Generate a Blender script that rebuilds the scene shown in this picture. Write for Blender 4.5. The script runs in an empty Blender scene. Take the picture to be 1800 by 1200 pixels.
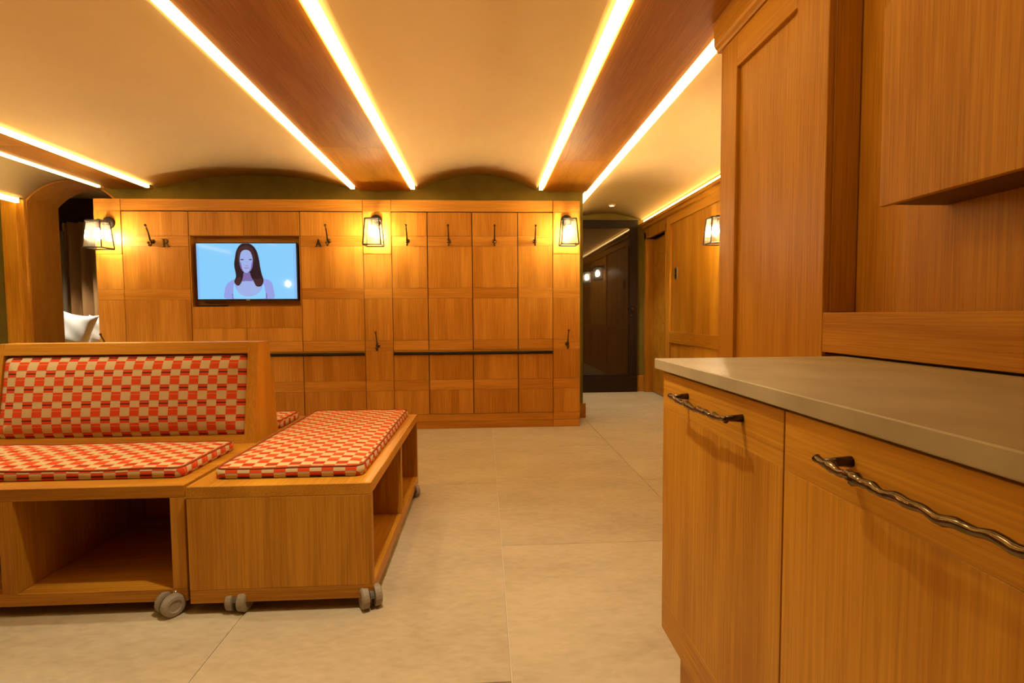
import bpy, bmesh, math, random
from mathutils import Vector, Matrix
random.seed(7)
scene = bpy.context.scene
COL = scene.collection

# ------------------------------------------------------------------ camera
cam_data = bpy.data.cameras.new('camera')
cam = bpy.data.objects.new('camera', cam_data)
COL.objects.link(cam)
scene.camera = cam
cam_data.sensor_width = 36.0
cam_data.lens = 18.0
cam_data.clip_start = 0.02
yaw, pitch, roll = math.radians(3.12), math.radians(2.99), math.radians(0.40)
fwd = Vector((math.sin(yaw) * math.cos(pitch), math.cos(yaw) * math.cos(pitch), -math.sin(pitch)))
rgt = fwd.cross(Vector((0, 0, 1))).normalized()
upv = rgt.cross(fwd)
r2 = rgt * math.cos(roll) - upv * math.sin(roll)
u2 = rgt * math.sin(roll) + upv * math.cos(roll)
m3 = Matrix((r2, u2, -fwd)).transposed()
cam.matrix_world = Matrix.Translation((0, 0, 1.04)) @ m3.to_4x4()

# ------------------------------------------------------------------ world, view
world = bpy.data.worlds.new('world')
scene.world = world
world.use_nodes = True
world.node_tree.nodes['Background'].inputs[0].default_value = (0.004, 0.003, 0.002, 1)
world.node_tree.nodes['Background'].inputs[1].default_value = 1.0
vs = scene.view_settings
vs.view_transform = 'Standard'
vs.look = 'None'
vs.gamma = 1.0
vs.use_curve_mapping = False
vs.exposure = 0.30
try:
    scene.cycles.max_bounces = 6
    scene.cycles.diffuse_bounces = 4
    scene.cycles.glossy_bounces = 3
    scene.cycles.transmission_bounces = 4
    scene.cycles.use_light_tree = False
    scene.cycles.adaptive_threshold = 0.03
    scene.cycles.sample_clamp_indirect = 6.0
except Exception:
    pass

WARM = (1.0, 0.67, 0.23)
LED_STRENGTH = 10.0
BULB_STRENGTH = 430.0
SPOT_POWER = 105.0

# ------------------------------------------------------------------ materials
MATS = {}

def new_mat(name):
    m = bpy.data.materials.new(name)
    m.use_nodes = True
    MATS[name] = m
    nt = m.node_tree
    return m, nt, nt.nodes, nt.links, nt.nodes['Principled BSDF']

def obj_vec(nt, random_shift=True):
    n, l = nt.nodes, nt.links
    tc = n.new('ShaderNodeTexCoord')
    if not random_shift:
        return tc.outputs['Object'], None
    oi = n.new('ShaderNodeObjectInfo')
    mul = n.new('ShaderNodeMath'); mul.operation = 'MULTIPLY'; mul.inputs[1].default_value = 37.0
    l.new(oi.outputs['Random'], mul.inputs[0])
    add = n.new('ShaderNodeVectorMath'); add.operation = 'ADD'
    l.new(tc.outputs['Object'], add.inputs[0]); l.new(mul.outputs[0], add.inputs[1])
    return add.outputs[0], oi.outputs['Random']

def mathn(nt, op, a, b=None, clamp=False):
    n = nt.nodes.new('ShaderNodeMath'); n.operation = op; n.use_clamp = clamp
    for i, v in enumerate((a, b)):
        if v is None:
            continue
        if isinstance(v, (int, float)):
            n.inputs[i].default_value = v
        else:
            nt.links.new(v, n.inputs[i])
    return n.outputs[0]

def wood(name, axis, dark, light, rough=0.42, strips=False, tone=0.16):
    m, nt, n, l, b = new_mat(name)
    vec, rnd = obj_vec(nt)
    def mapped(along, across):
        mp = n.new('ShaderNodeMapping')
        s = [across] * 3
        s['xyz'.index(axis)] = along
        mp.inputs['Scale'].default_value = s
        l.new(vec, mp.inputs['Vector'])
        return mp.outputs[0]
    n1 = n.new('ShaderNodeTexNoise'); n1.inputs['Scale'].default_value = 1.0; n1.inputs['Detail'].default_value = 1.5
    n1.inputs['Distortion'].default_value = 0.6
    l.new(mapped(0.9, 9.0), n1.inputs['Vector'])
    n2 = n.new('ShaderNodeTexNoise'); n2.inputs['Scale'].default_value = 1.0; n2.inputs['Detail'].default_value = 2
    n2.inputs['Roughness'].default_value = 0.6
    l.new(mapped(4.0, 190.0), n2.inputs['Vector'])
    f = mathn(nt, 'ADD', mathn(nt, 'MULTIPLY', n1.outputs[0], 0.45), mathn(nt, 'MULTIPLY', n2.outputs[0], 0.55))
    if strips:
        sep = n.new('ShaderNodeSeparateXYZ'); l.new(vec, sep.inputs[0])
        st = mathn(nt, 'FLOOR', mathn(nt, 'DIVIDE', mathn(nt, 'ADD', sep.outputs[0], sep.outputs[1]), 0.093))
        wn = n.new('ShaderNodeTexWhiteNoise'); wn.noise_dimensions = '1D'
        l.new(st, wn.inputs['W'])
        f = mathn(nt, 'ADD', f, mathn(nt, 'MULTIPLY', mathn(nt, 'SUBTRACT', wn.outputs['Value'], 0.5), 0.13))
    f = mathn(nt, 'ADD', f, mathn(nt, 'MULTIPLY', mathn(nt, 'SUBTRACT', rnd, 0.5), tone))
    cr = n.new('ShaderNodeValToRGB')
    cr.color_ramp.elements[0].position = 0.34; cr.color_ramp.elements[0].color = (*dark, 1)
    cr.color_ramp.elements[1].position = 0.67; cr.color_ramp.elements[1].color = (*light, 1)
    l.new(f, cr.inputs[0]); l.new(cr.outputs[0], b.inputs['Base Color'])
    b.inputs['Roughness'].default_value = rough
    b.inputs['Specular IOR Level'].default_value = 0.22
    bp = n.new('ShaderNodeBump'); bp.inputs['Strength'].default_value = 0.12; bp.inputs['Distance'].default_value = 0.002
    l.new(n2.outputs[0], bp.inputs['Height']); l.new(bp.outputs[0], b.inputs['Normal'])
    return m

OAK_D, OAK_L = (0.365, 0.142, 0.008), (0.61, 0.285, 0.024)
for ax in 'xyz':
    wood('oak_' + ax, ax, OAK_D, OAK_L)
wood('oak_strip', 'z', OAK_D, OAK_L, strips=True)
wood('locker_z', 'z', (0.385, 0.148, 0.013), (0.63, 0.290, 0.044), rough=0.38, strips=True, tone=0.10)
wood('locker_x', 'x', (0.395, 0.152, 0.014), (0.65, 0.302, 0.048), rough=0.38, tone=0.14)
wood('beam_y', 'y', (0.38, 0.146, 0.010), (0.60, 0.265, 0.026), rough=0.55)
wood('walnut_z', 'z', (0.27, 0.098, 0.010), (0.44, 0.18, 0.024), rough=0.5)
wood('espresso_z', 'z', (0.012, 0.005, 0.002), (0.028, 0.012, 0.005), rough=0.55)
wood('espresso_x', 'x', (0.012, 0.005, 0.002), (0.028, 0.012, 0.005), rough=0.55)
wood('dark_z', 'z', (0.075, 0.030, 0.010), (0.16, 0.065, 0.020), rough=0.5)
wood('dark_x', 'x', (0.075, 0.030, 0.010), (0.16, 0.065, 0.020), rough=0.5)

def plain(name, col, rough=0.6, metal=0.0, spec=0.4, noise=0.0, nscale=4.0, bump=0.0, col2=None):
    m, nt, n, l, b = new_mat(name)
    b.inputs['Roughness'].default_value = rough
    b.inputs['Metallic'].default_value = metal
    b.inputs['Specular IOR Level'].default_value = spec
    if noise or col2:
        vec, _ = obj_vec(nt)
        t = n.new('ShaderNodeTexNoise'); t.inputs['Scale'].default_value = nscale; t.inputs['Detail'].default_value = 5
        l.new(vec, t.inputs['Vector'])
        cr = n.new('ShaderNodeValToRGB')
        c2 = col2 or tuple(c * (1 - noise) for c in col)
        cr.color_ramp.elements[0].position = 0.32; cr.color_ramp.elements[0].color = (*c2, 1)
        cr.color_ramp.elements[1].position = 0.68; cr.color_ramp.elements[1].color = (*col, 1)
        l.new(t.outputs[0], cr.inputs[0]); l.new(cr.outputs[0], b.inputs['Base Color'])
        if bump:
            bp = n.new('ShaderNodeBump'); bp.inputs['Strength'].default_value = bump; bp.inputs['Distance'].default_value = 0.003
            l.new(t.outputs[0], bp.inputs['Height']); l.new(bp.outputs[0], b.inputs['Normal'])
    else:
        b.inputs['Base Color'].default_value = (*col, 1)
    return m

plain('plaster', (0.80, 0.595, 0.315), 0.9, spec=0.1, noise=0.04, nscale=1.5)
plain('green_wall', (0.19, 0.145, 0.030), 0.85, spec=0.1, noise=0.15, nscale=9)
plain('grout', (0.62, 0.54, 0.40), 0.9)
plain('counter_stone', (0.46, 0.375, 0.215), 0.5, spec=0.35, col2=(0.36, 0.29, 0.165), nscale=7, bump=0.05)
plain('black_metal', (0.016, 0.012, 0.008), 0.45, spec=0.2)
plain('bronze', (0.20, 0.135, 0.062), 0.15, metal=1.0, noise=0.55, nscale=60)
plain('bronze_dark', (0.10, 0.070, 0.035), 0.30, metal=1.0)
plain('black_plastic', (0.012, 0.011, 0.011), 0.35)
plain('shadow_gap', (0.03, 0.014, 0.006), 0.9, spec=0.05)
plain('caster_grey', (0.30, 0.245, 0.165), 0.5)
plain('caster_dark', (0.10, 0.085, 0.065), 0.5)
plain('steel', (0.55, 0.50, 0.42), 0.35, metal=0.9)
plain('linen', (0.80, 0.76, 0.68), 0.95, spec=0.05, noise=0.05, nscale=40)
plain('linen_grey', (0.45, 0.43, 0.37), 0.95, spec=0.05, noise=0.4, nscale=26)
plain('curtain', (0.50, 0.29, 0.12), 0.95, spec=0.05)
plain('grey_panel', (0.17, 0.13, 0.085), 0.5)
plain('socket', (0.16, 0.085, 0.035), 0.5)

def floor_stone():
    m, nt, n, l, b = new_mat('floor_stone')
    vec, rnd = obj_vec(nt)
    mp = n.new('ShaderNodeMapping'); mp.inputs['Rotation'].default_value = (0, 0, 0.6); mp.inputs['Scale'].default_value = (1.0, 2.2, 1)
    l.new(vec, mp.inputs['Vector'])
    a = n.new('ShaderNodeTexNoise'); a.inputs['Scale'].default_value = 1.7; a.inputs['Detail'].default_value = 6; a.inputs['Roughness'].default_value = 0.62
    l.new(mp.outputs[0], a.inputs['Vector'])
    c = n.new('ShaderNodeTexNoise'); c.inputs['Scale'].default_value = 22; c.inputs['Detail'].default_value = 5
    l.new(mp.outputs[0], c.inputs['Vector'])
    f = mathn(nt, 'ADD', mathn(nt, 'MULTIPLY', a.outputs[0], 0.6), mathn(nt, 'MULTIPLY', c.outputs[0], 0.4))
    f = mathn(nt, 'ADD', f, mathn(nt, 'MULTIPLY', mathn(nt, 'SUBTRACT', rnd, 0.5), 0.06))
    cr = n.new('ShaderNodeValToRGB')
    cr.color_ramp.elements[0].position = 0.30; cr.color_ramp.elements[0].color = (0.36, 0.29, 0.18, 1)
    cr.color_ramp.elements[1].position = 0.62; cr.color_ramp.elements[1].color = (0.50, 0.42, 0.27, 1)
    l.new(f, cr.inputs[0]); l.new(cr.outputs[0], b.inputs['Base Color'])
    b.inputs['Roughness'].default_value = 0.5
    b.inputs['Specular IOR Level'].default_value = 0.3
    bp = n.new('ShaderNodeBump'); bp.inputs['Strength'].default_value = 0.22; bp.inputs['Distance'].default_value = 0.004
    l.new(c.outputs[0], bp.inputs['Height']); l.new(bp.outputs[0], b.inputs['Normal'])
floor_stone()

def emit(name, col, strength, base=(0.8, 0.8, 0.8), rough=0.4, spec=0.3):
    m, nt, n, l, b = new_mat(name)
    b.inputs['Base Color'].default_value = (*base, 1)
    b.inputs['Roughness'].default_value = rough
    b.inputs['Specular IOR Level'].default_value = spec
    b.inputs['Emission Color'].default_value = (*col, 1)
    b.inputs['Emission Strength'].default_value = strength
emit('led', WARM, LED_STRENGTH)
emit('bulb', (1.0, 0.78, 0.50), BULB_STRENGTH)
emit('spot_disc', (1.0, 0.82, 0.58), 14.0)
# what the television shows
for nm, c, s in (('scr_bg', (0.20, 0.50, 0.80), 1.0), ('scr_hair', (0.022, 0.009, 0.012), 1.0),
                 ('scr_hair_light', (0.050, 0.018, 0.020), 1.0), ('scr_skin', (0.24, 0.29, 0.64), 1.0),
                 ('scr_face', (0.28, 0.36, 0.66), 1.0), ('scr_shade', (0.17, 0.12, 0.32), 1.0),
                 ('scr_top', (0.22, 0.52, 0.82), 1.0), ('scr_feature', (0.09, 0.07, 0.17), 1.0),
                 ('scr_lip', (0.30, 0.16, 0.36), 1.0), ('scr_edge', (0.20, 0.44, 0.80), 0.95)):
    emit(nm, c, s, base=(0.01, 0.01, 0.01), rough=0.05, spec=0.18)

def glass_mat(name, col, ior, tint=0.0):
    m, nt, n, l, b = new_mat(name)
    n.remove(b)
    tr = n.new('ShaderNodeBsdfTransparent'); tr.inputs[0].default_value = (*col, 1)
    gl = n.new('ShaderNodeBsdfGlossy'); gl.inputs['Roughness'].default_value = 0.03
    fr = n.new('ShaderNodeFresnel'); fr.inputs[0].default_value = ior
    mx = n.new('ShaderNodeMixShader')
    n.remove(fr); mx.inputs[0].default_value = 0.02; l.new(tr.outputs[0], mx.inputs[1]); l.new(gl.outputs[0], mx.inputs[2])
    tl = n.new('ShaderNodeBsdfTranslucent'); tl.inputs[0].default_value = (0.9, 0.85, 0.75, 1)
    mx2 = n.new('ShaderNodeMixShader'); mx2.inputs[0].default_value = 0.012
    l.new(mx.outputs[0], mx2.inputs[1]); l.new(tl.outputs[0], mx2.inputs[2])
    l.new(mx2.outputs[0], n['Material Output'].inputs[0])
glass_mat('lantern_glass', (0.97, 0.93, 0.85), 1.45)
m, nt, n, l, b = new_mat('dark_glass')
b.inputs['Base Color'].default_value = (0.018, 0.010, 0.006, 1); b.inputs['Roughness'].default_value = 0.035
b.inputs['IOR'].default_value = 1.85; b.inputs['Specular IOR Level'].default_value = 0.5

def fabric():
    m, nt, n, l, b = new_mat('check_fabric')
    uv = n.new('ShaderNodeUVMap')
    sep = n.new('ShaderNodeSeparateXYZ'); l.new(uv.outputs[0], sep.inputs[0])
    W, HT, HS = 0.0425, 0.040, 0.031
    per = HT + HS
    u = mathn(nt, 'DIVIDE', sep.outputs[0], W)
    ucell = mathn(nt, 'MODULO', mathn(nt, 'ADD', mathn(nt, 'FLOOR', u), 200.0), 2.0)
    vv = mathn(nt, 'MODULO', mathn(nt, 'ADD', sep.outputs[1], per * 100), per)
    tall = mathn(nt, 'LESS_THAN', vv, HT)
    red = mathn(nt, 'COMPARE', ucell, tall); red.node.inputs[2].default_value = 0.1
    # thin light line in the tall red checks, dark dash in the short ones
    line1 = mathn(nt, 'COMPARE', vv, 0.027); line1.node.inputs[2].default_value = 0.0015
    dash = mathn(nt, 'COMPARE', vv, HT + HS * 0.5); dash.node.inputs[2].default_value = 0.0030
    edge = mathn(nt, 'COMPARE', vv, HT + HS - 0.0015); edge.node.inputs[2].default_value = 0.0015
    nz = n.new('ShaderNodeTexNoise'); nz.inputs['Scale'].default_value = 260; nz.inputs['Detail'].default_value = 2
    l.new(uv.outputs[0], nz.inputs['Vector'])
    def mix(fac, a, bcol):
        mx = n.new('ShaderNodeMix'); mx.data_type = 'RGBA'
        l.new(fac, mx.inputs['Factor'])
        for key, c in (('A', a), ('B', bcol)):
            sock = [s for s in mx.inputs if s.name == key and s.type == 'RGBA'][0]
            if isinstance(c, tuple):
                sock.default_value = (*c, 1)
            else:
                l.new(c, sock)
        return [s for s in mx.outputs if s.type == 'RGBA'][0]
    beige = mix(nz.outputs[0], (0.47, 0.36, 0.175), (0.68, 0.54, 0.29))
    redc = mix(nz.outputs[0], (0.56, 0.050, 0.012), (0.74, 0.090, 0.020))
    redc = mix(line1, redc, (0.60, 0.24, 0.10))
    redc = mix(dash, redc, (0.075, 0.035, 0.028))
    c = mix(red, beige, redc)
    c = mix(mathn(nt, 'MULTIPLY', edge, 0.45), c, (0.16, 0.09, 0.05))
    l.new(c, b.inputs['Base Color'])
    b.inputs['Roughness'].default_value = 0.95
    b.inputs['Specular IOR Level'].default_value = 0.05
    bp = n.new('ShaderNodeBump'); bp.inputs['Strength'].default_value = 0.3; bp.inputs['Distance'].default_value = 0.001
    l.new(nz.outputs[0], bp.inputs['Height']); l.new(bp.outputs[0], b.inputs['Normal'])
fabric()
plain('piping_cloth', (0.30, 0.075, 0.030), 0.95, spec=0.05)

# ------------------------------------------------------------------ helpers
def link(name, bm, mat, parent=None, origin=None, smooth=False):
    """bm is in world coordinates; the object's origin goes to `origin`."""
    me = bpy.data.meshes.new(name)
    o = Vector(origin) if origin is not None else Vector((0, 0, 0))
    for v in bm.verts:
        v.co -= o
    bmesh.ops.recalc_face_normals(bm, faces=bm.faces[:])
    if smooth:
        for f in bm.faces:
            f.smooth = True
    bm.to_mesh(me); bm.free()
    mats = mat if isinstance(mat, (list, tuple)) else [mat]
    for mm in mats:
        me.materials.append(MATS[mm])
    ob = bpy.data.objects.new(name, me)
    COL.objects.link(ob)
    place(ob, o, parent)
    return ob

def wloc(ob):
    v = Vector(ob.location)
    p = ob.parent
    while p:
        v += Vector(p.location); p = p.parent
    return v

def place(ob, world, parent):
    if parent is not None:
        ob.parent = parent
        ob.location = Vector(world) - wloc(parent)
    else:
        ob.location = world

def empty(name, loc):
    e = bpy.data.objects.new(name, None)
    e.empty_display_size = 0.05
    COL.objects.link(e); e.location = loc
    return e

def tag(o, label=None, cat=None, group=None, kind=None):
    if label: o['label'] = label
    if cat: o['category'] = cat
    if group: o['group'] = group
    if kind: o['kind'] = kind
    return o

def dup(o, loc=None, parent=None, label=None, group=None, rotz=None):
    c = o.copy(); COL.objects.link(c)
    if parent is not None:
        c.parent = parent
    if loc is not None: c.location = loc
    if rotz is not None: c.rotation_euler = (0, 0, rotz)
    if label: c['label'] = label
    if group: c['group'] = group
    for ch in [x for x in bpy.data.objects if x.parent == o]:
        dup(ch, parent=c)
    return c

def bm_box(bm, x0, x1, y0, y1, z0, z1, bev=0.0, seg=1):
    tmp = bmesh.new()
    bmesh.ops.create_cube(tmp, size=1.0)
    for v in tmp.verts:
        v.co = Vector((x0 + (v.co.x + .5) * (x1 - x0), y0 + (v.co.y + .5) * (y1 - y0), z0 + (v.co.z + .5) * (z1 - z0)))
    if bev > 0:
        bmesh.ops.bevel(tmp, geom=tmp.edges[:], offset=bev, segments=seg, affect='EDGES', profile=0.5)
    me = bpy.data.meshes.new('tmp'); tmp.to_mesh(me); tmp.free()
    bm.from_mesh(me); bpy.data.meshes.remove(me)

def box(name, x0, x1, y0, y1, z0, z1, mat, parent=None, bev=0.0015, seg=1):
    bm = bmesh.new()
    bm_box(bm, x0, x1, y0, y1, z0, z1, bev, seg)
    return link(name, bm, mat, parent, ((x0 + x1) / 2, (y0 + y1) / 2, z0))

def boxes(name, lst, mat, parent=None, bev=0.0015):
    bm = bmesh.new()
    for q in lst:
        bm_box(bm, *q, bev)
    q = lst[0]
    return link(name, bm, mat, parent, ((q[0] + q[1]) / 2, (q[2] + q[3]) / 2, q[4]))

def bm_prism(bm, pts, axis, a0, a1):
    """extrude a 2D polygon along axis; pts are (p,q) in the two other axes in xyz order."""
    def mk(p, q, a):
        return {'x': (a, p, q), 'y': (p, a, q), 'z': (p, q, a)}[axis]
    A = [bm.verts.new(mk(p, q, a0)) for p, q in pts]
    B = [bm.verts.new(mk(p, q, a1)) for p, q in pts]
    bm.faces.new(A); bm.faces.new(B[::-1])
    for i in range(len(pts)):
        j = (i + 1) % len(pts)
        bm.faces.new((A[i], B[i], B[j], A[j]))

def prism(name, pts, axis, a0, a1, mat, parent=None, origin=None):
    bm = bmesh.new()
    bm_prism(bm, pts, axis, a0, a1)
    if origin is None:
        c = Vector((0, 0, 0))
        for v in bm.verts: c += v.co
        origin = c / len(bm.verts)
    return link(name, bm, mat, parent, origin)

def bm_tube(bm, pts, rads, n=8, cap=True):
    rings = []
    pts = [Vector(p) for p in pts]
    prev_n = None
    for i, p in enumerate(pts):
        t = (pts[min(i + 1, len(pts) - 1)] - pts[max(i - 1, 0)]).normalized()
        if prev_n is None:
            a = Vector((0, 0, 1)) if abs(t.z) < 0.9 else Vector((1, 0, 0))
            nn = t.cross(a).normalized()
        else:
            nn = (prev_n - t * prev_n.dot(t)).normalized()
        prev_n = nn
        bb = t.cross(nn)
        r = rads[i] if isinstance(rads, (list, tuple)) else rads
        rings.append([bm.verts.new(p + (nn * math.cos(2 * math.pi * k / n) + bb * math.sin(2 * math.pi * k / n)) * r) for k in range(n)])
    for a, b2 in zip(rings, rings[1:]):
        for k in range(n):
            bm.faces.new((a[k], a[(k + 1) % n], b2[(k + 1) % n], b2[k]))
    if cap:
        bm.faces.new(rings[0][::-1]); bm.faces.new(rings[-1])

def tube(name, pts, rads, mat, parent=None, origin=None, n=8):
    bm = bmesh.new(); bm_tube(bm, pts, rads, n)
    return link(name, bm, mat, parent, origin or pts[0], smooth=True)

def bm_lathe(bm, center, prof, axis='z', n=20, cap=True):
    """prof: list of (radius, height along axis)."""
    c = Vector(center)
    rings = []
    for r, h in prof:
        ring = []
        for k in range(n):
            a = 2 * math.pi * k / n
            p = {'z': (r * math.cos(a), r * math.sin(a), h), 'y': (r * math.cos(a), h, r * math.sin(a)), 'x': (h, r * math.cos(a), r * math.sin(a))}[axis]
            ring.append(bm.verts.new(c + Vector(p)))
        rings.append(ring)
    for a, b2 in zip(rings, rings[1:]):
        for k in range(n):
            bm.faces.new((a[k], a[(k + 1) % n], b2[(k + 1) % n], b2[k]))
    if cap:
        bm.faces.new(rings[0][::-1]); bm.faces.new(rings[-1])

def lathe(name, center, prof, mat, parent=None, axis='z', n=20, smooth=True):
    bm = bmesh.new(); bm_lathe(bm, center, prof, axis, n)
    return link(name, bm, mat, parent, center, smooth=smooth)

def arc_pts(x0, x1, zs, za, n=24):
    """circular arc from (x0,zs) over apex za to (x1,zs)."""
    c = (x1 - x0) / 2; s = za - zs
    R = (c * c + s * s) / (2 * s)
    cz = za - R; cx = (x0 + x1) / 2
    th = math.asin(min(1, c / R))
    return [(cx + R * math.sin(-th + 2 * th * i / n), cz + R * math.cos(-th + 2 * th * i / n)) for i in range(n + 1)]

# ------------------------------------------------------------------ main levels
ZB = 2.25          # underside of the wooden beams
YW = 5.09          # wall behind the lockers
YL = 4.68          # front of the lockers
YD = 6.75          # wall at the end of the corridor
XR = 2.15          # panelled right-hand wall
TOP = 2.70
Y0 = -2.50         # wall behind the camera
XL = -6.30         # left-hand wall

# ------------------------------------------------------------------ floor
fl = box('floor', XL, XR + 0.6, Y0, 8.0, -0.06, -0.004, 'grout', bev=0)
tag(fl, 'pale beige stone slab floor with thin joints', 'floor', kind='structure')
SW, SL = 0.92, 1.72
slab_me = None
bm = bmesh.new(); bm_box(bm, -SW / 2 + 0.0018, SW / 2 - 0.0018, -SL / 2 + 0.0018, SL / 2 - 0.0018, -0.012, 0.0, 0.0012)
slab = link('slab', bm, 'floor_stone', None, (0, 0, 0))
col0 = 0.07
first = True
for i in range(-7, 4):
    xc = col0 - SW / 2 + i * SW
    yoff = 3.12 if i % 2 == 0 else 2.26
    for j in range(-4, 4):
        yc = yoff + SL * (j + 0.5)
        if yc - SL / 2 > YD + 1.0 or yc + SL / 2 < Y0 or xc < XL or xc > XR + .3:
            continue
        s = slab if first else slab.copy()
        if not first: COL.objects.link(s)
        first = False
        s.parent = fl
        s.location = Vector((xc, yc, 0)) - Vector(fl.location)

# ------------------------------------------------------------------ ceiling vaults (solid blocks with an arched underside)
def vault(name, x0, x1, zs, za, y0, y1, pts=None):
    pts = pts or arc_pts(x0, x1, zs, za, 36)
    poly = pts + [(x1, TOP), (x0, TOP)]
    bm = bmesh.new(); bm_prism(bm, poly, 'y', y0, y1)
    o = link(name, bm, 'plaster', None, ((x0 + x1) / 2, y0, TOP))
    for f in o.data.polygons:
        f.use_smooth = abs(f.normal.y) < 0.5 and abs(f.normal.z) > 0.4
    return tag(o, kind='structure')
tag(vault('ceiling', -3.067, -1.258, 2.2614, 2.387, Y0, YW), 'wide plaster ceiling vault above the benches and television', 'ceiling')
tag(vault('ceiling', -0.631, 0.528, 2.2614, 2.407, Y0, YW), 'narrow plaster ceiling vault between the two central beams', 'ceiling')
tag(vault('ceiling', 1.094, 2.10, 2.275, 2.362, Y0, YD), 'shallow plaster vault over the corridor and right-hand wall', 'ceiling')
def cut_arc(x0, x1, xa, zs, za, n=28):
    # arc springing at x0, apex over xa, cut off at x1
    c, sg = xa - x0, za - zs
    R = (c * c + sg * sg) / (2 * sg)
    return [(x, za - R + math.sqrt(R * R - (x - xa) ** 2)) for x in [x0 + (x1 - x0) * i / n for i in range(n + 1)]]
tag(vault('ceiling', -4.262, -3.554, 0, 0, Y0, YW, cut_arc(-4.262, -3.554, -3.851, 2.150, 2.333)), 'plaster vault leading to the arched opening on the left', 'ceiling')
tag(vault('ceiling', XL, -4.322, 2.22, 2.32, Y0, YW), 'plaster vault beside the left wall', 'ceiling')
tag(box('ceiling', XL - .1, XR + .7, Y0 - .1, 8.2, TOP, TOP + 0.1, 'plaster', bev=0), 'upper ceiling slab above the vaults', 'ceiling', kind='structure')

# beams
def beam(name, x0, x1, y1, joints, label):
    core = box(name, x0 + 0.012, x1 - 0.012, Y0, y1, ZB + 0.022, TOP, 'beam_y', bev=0)
    tag(core, label, 'beam', kind='structure')
    ys = [Y0] + joints + [y1]
    for a, b2 in zip(ys, ys[1:]):
        box('soffit_panel', x0, x1, a + 0.001, b2 - 0.001, ZB, ZB + 0.02, 'beam_y', core, bev=0.001)
    return core
beam('trim_1', -1.192, -0.697, YW, [1.60, 3.81], 'wooden ceiling beam with lit edges above the television bay')
beam('trim_2', 0.592, 1.027, YW, [1.75, 4.08], 'wooden ceiling beam with lit edges beside the corridor')
beam('trim_3', -3.505, -3.118, YW, [1.65, 3.85], 'wooden ceiling beam with lit edges at far left')

# light slots
LED_Y0 = 0.35
def led(x0, x1, y0, y1, label, z0=ZB - 0.014, z1=ZB + 0.034):
    root = empty('led_strip', ((x0 + x1) / 2, (y0 + y1) / 2, z1))
    w = 0.004
    box('diffuser', x0 + w, x1 - w, y0, y1, z0, z1, 'led', root, bev=0)
    box('channel', x0, x1, y0, y1, z1, z1 + 0.012, 'steel', root, bev=0)
    tag(root, label, 'light strip', 'lit strips in the ceiling slots')
led(-1.249, -1.203, LED_Y0, 4.98, 'glowing light strip along the left edge of the beam above the television')
led(-0.686, -0.641, LED_Y0, 4.98, 'glowing light strip along the right edge of the beam above the television')
led(0.538, 0.581, LED_Y0, 4.98, 'glowing light strip along the left edge of the beam beside the corridor')
led(1.038, 1.084, 2.18, 6.55, 'glowing light strip along the right edge of the beam beside the corridor')
led(-3.111, -3.075, LED_Y0, 4.98, 'glowing light strip along the right edge of the far left beam')
led(-3.547, -3.511, LED_Y0, 4.98, 'glowing light strip along the left edge of the far left beam')
led(-4.312, -4.271, LED_Y0, 5.03, 'glowing light strip at the top of the left pilaster, leftmost of the ceiling', 2.104, 2.146)

# ------------------------------------------------------------------ walls
AX0, AX1, AZS, AZA = -4.259, -3.448, 2.145, 2.328     # arched opening
arch = cut_arc(AX0, AX1, -3.851, AZS, AZA)
poly = [(XL, 0), (AX0, 0)] + arch + [(AX1, 0), (0.99, 0), (0.99, TOP), (XL, TOP)]
bm = bmesh.new()
# wall is built in convex pieces around the opening
for pl in ([(XL, 0), (AX0, 0), (AX0, TOP), (XL, TOP)], [(AX1, 0), (0.99, 0), (0.99, TOP), (AX1, TOP)]):
    bm_prism(bm, pl, 'y', YW, YW + 0.33)
bm_prism(bm, arch + [(AX1, TOP), (AX0, TOP)], 'y', YW, YW + 0.33)
wb = link('wall_back', bm, 'green_wall', None, (0, YW, 0))
tag(wb, 'dark olive plaster wall behind the lockers with an arched opening', 'wall', kind='structure')
# wooden lining of the arch
inner = [(x, z - 0.0) for x, z in arch]
bm = bmesh.new()
t = 0.012
cxm = (AX0 + AX1) / 2
outer_l = [(AX0, 0.0)] + arch + [(AX1, 0.0)]
inner_l = [(AX0 + t, 0.0)] + [(cxm + (x - cxm) * (1 - t / (AX1 - AX0) * 2), z - t) for x, z in arch] + [(AX1 - t, 0.0)]
for i in range(len(outer_l) - 1):
    bm_prism(bm, [outer_l[i], outer_l[i + 1], inner_l[i + 1], inner_l[i]], 'y', YW - 0.012, YW + 0.342)
lin = link('arch_lining', bm, 'walnut_z', wb, (cxm, YW, 0))
# pilaster casing left of the arch
box('casing', -4.447, -4.314, YW - 0.055, YW, 0, 2.145, 'oak_z', wb, bev=0.003)
box('casing', -4.314, AX0, YW - 0.02, YW, 0, 2.145, 'oak_z', wb, bev=0.003)
box('casing_cap', -4.278, AX0, YW - 0.034, YW - 0.02, 0, 2.14, 'oak_z', wb, bev=0.003)

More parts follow.
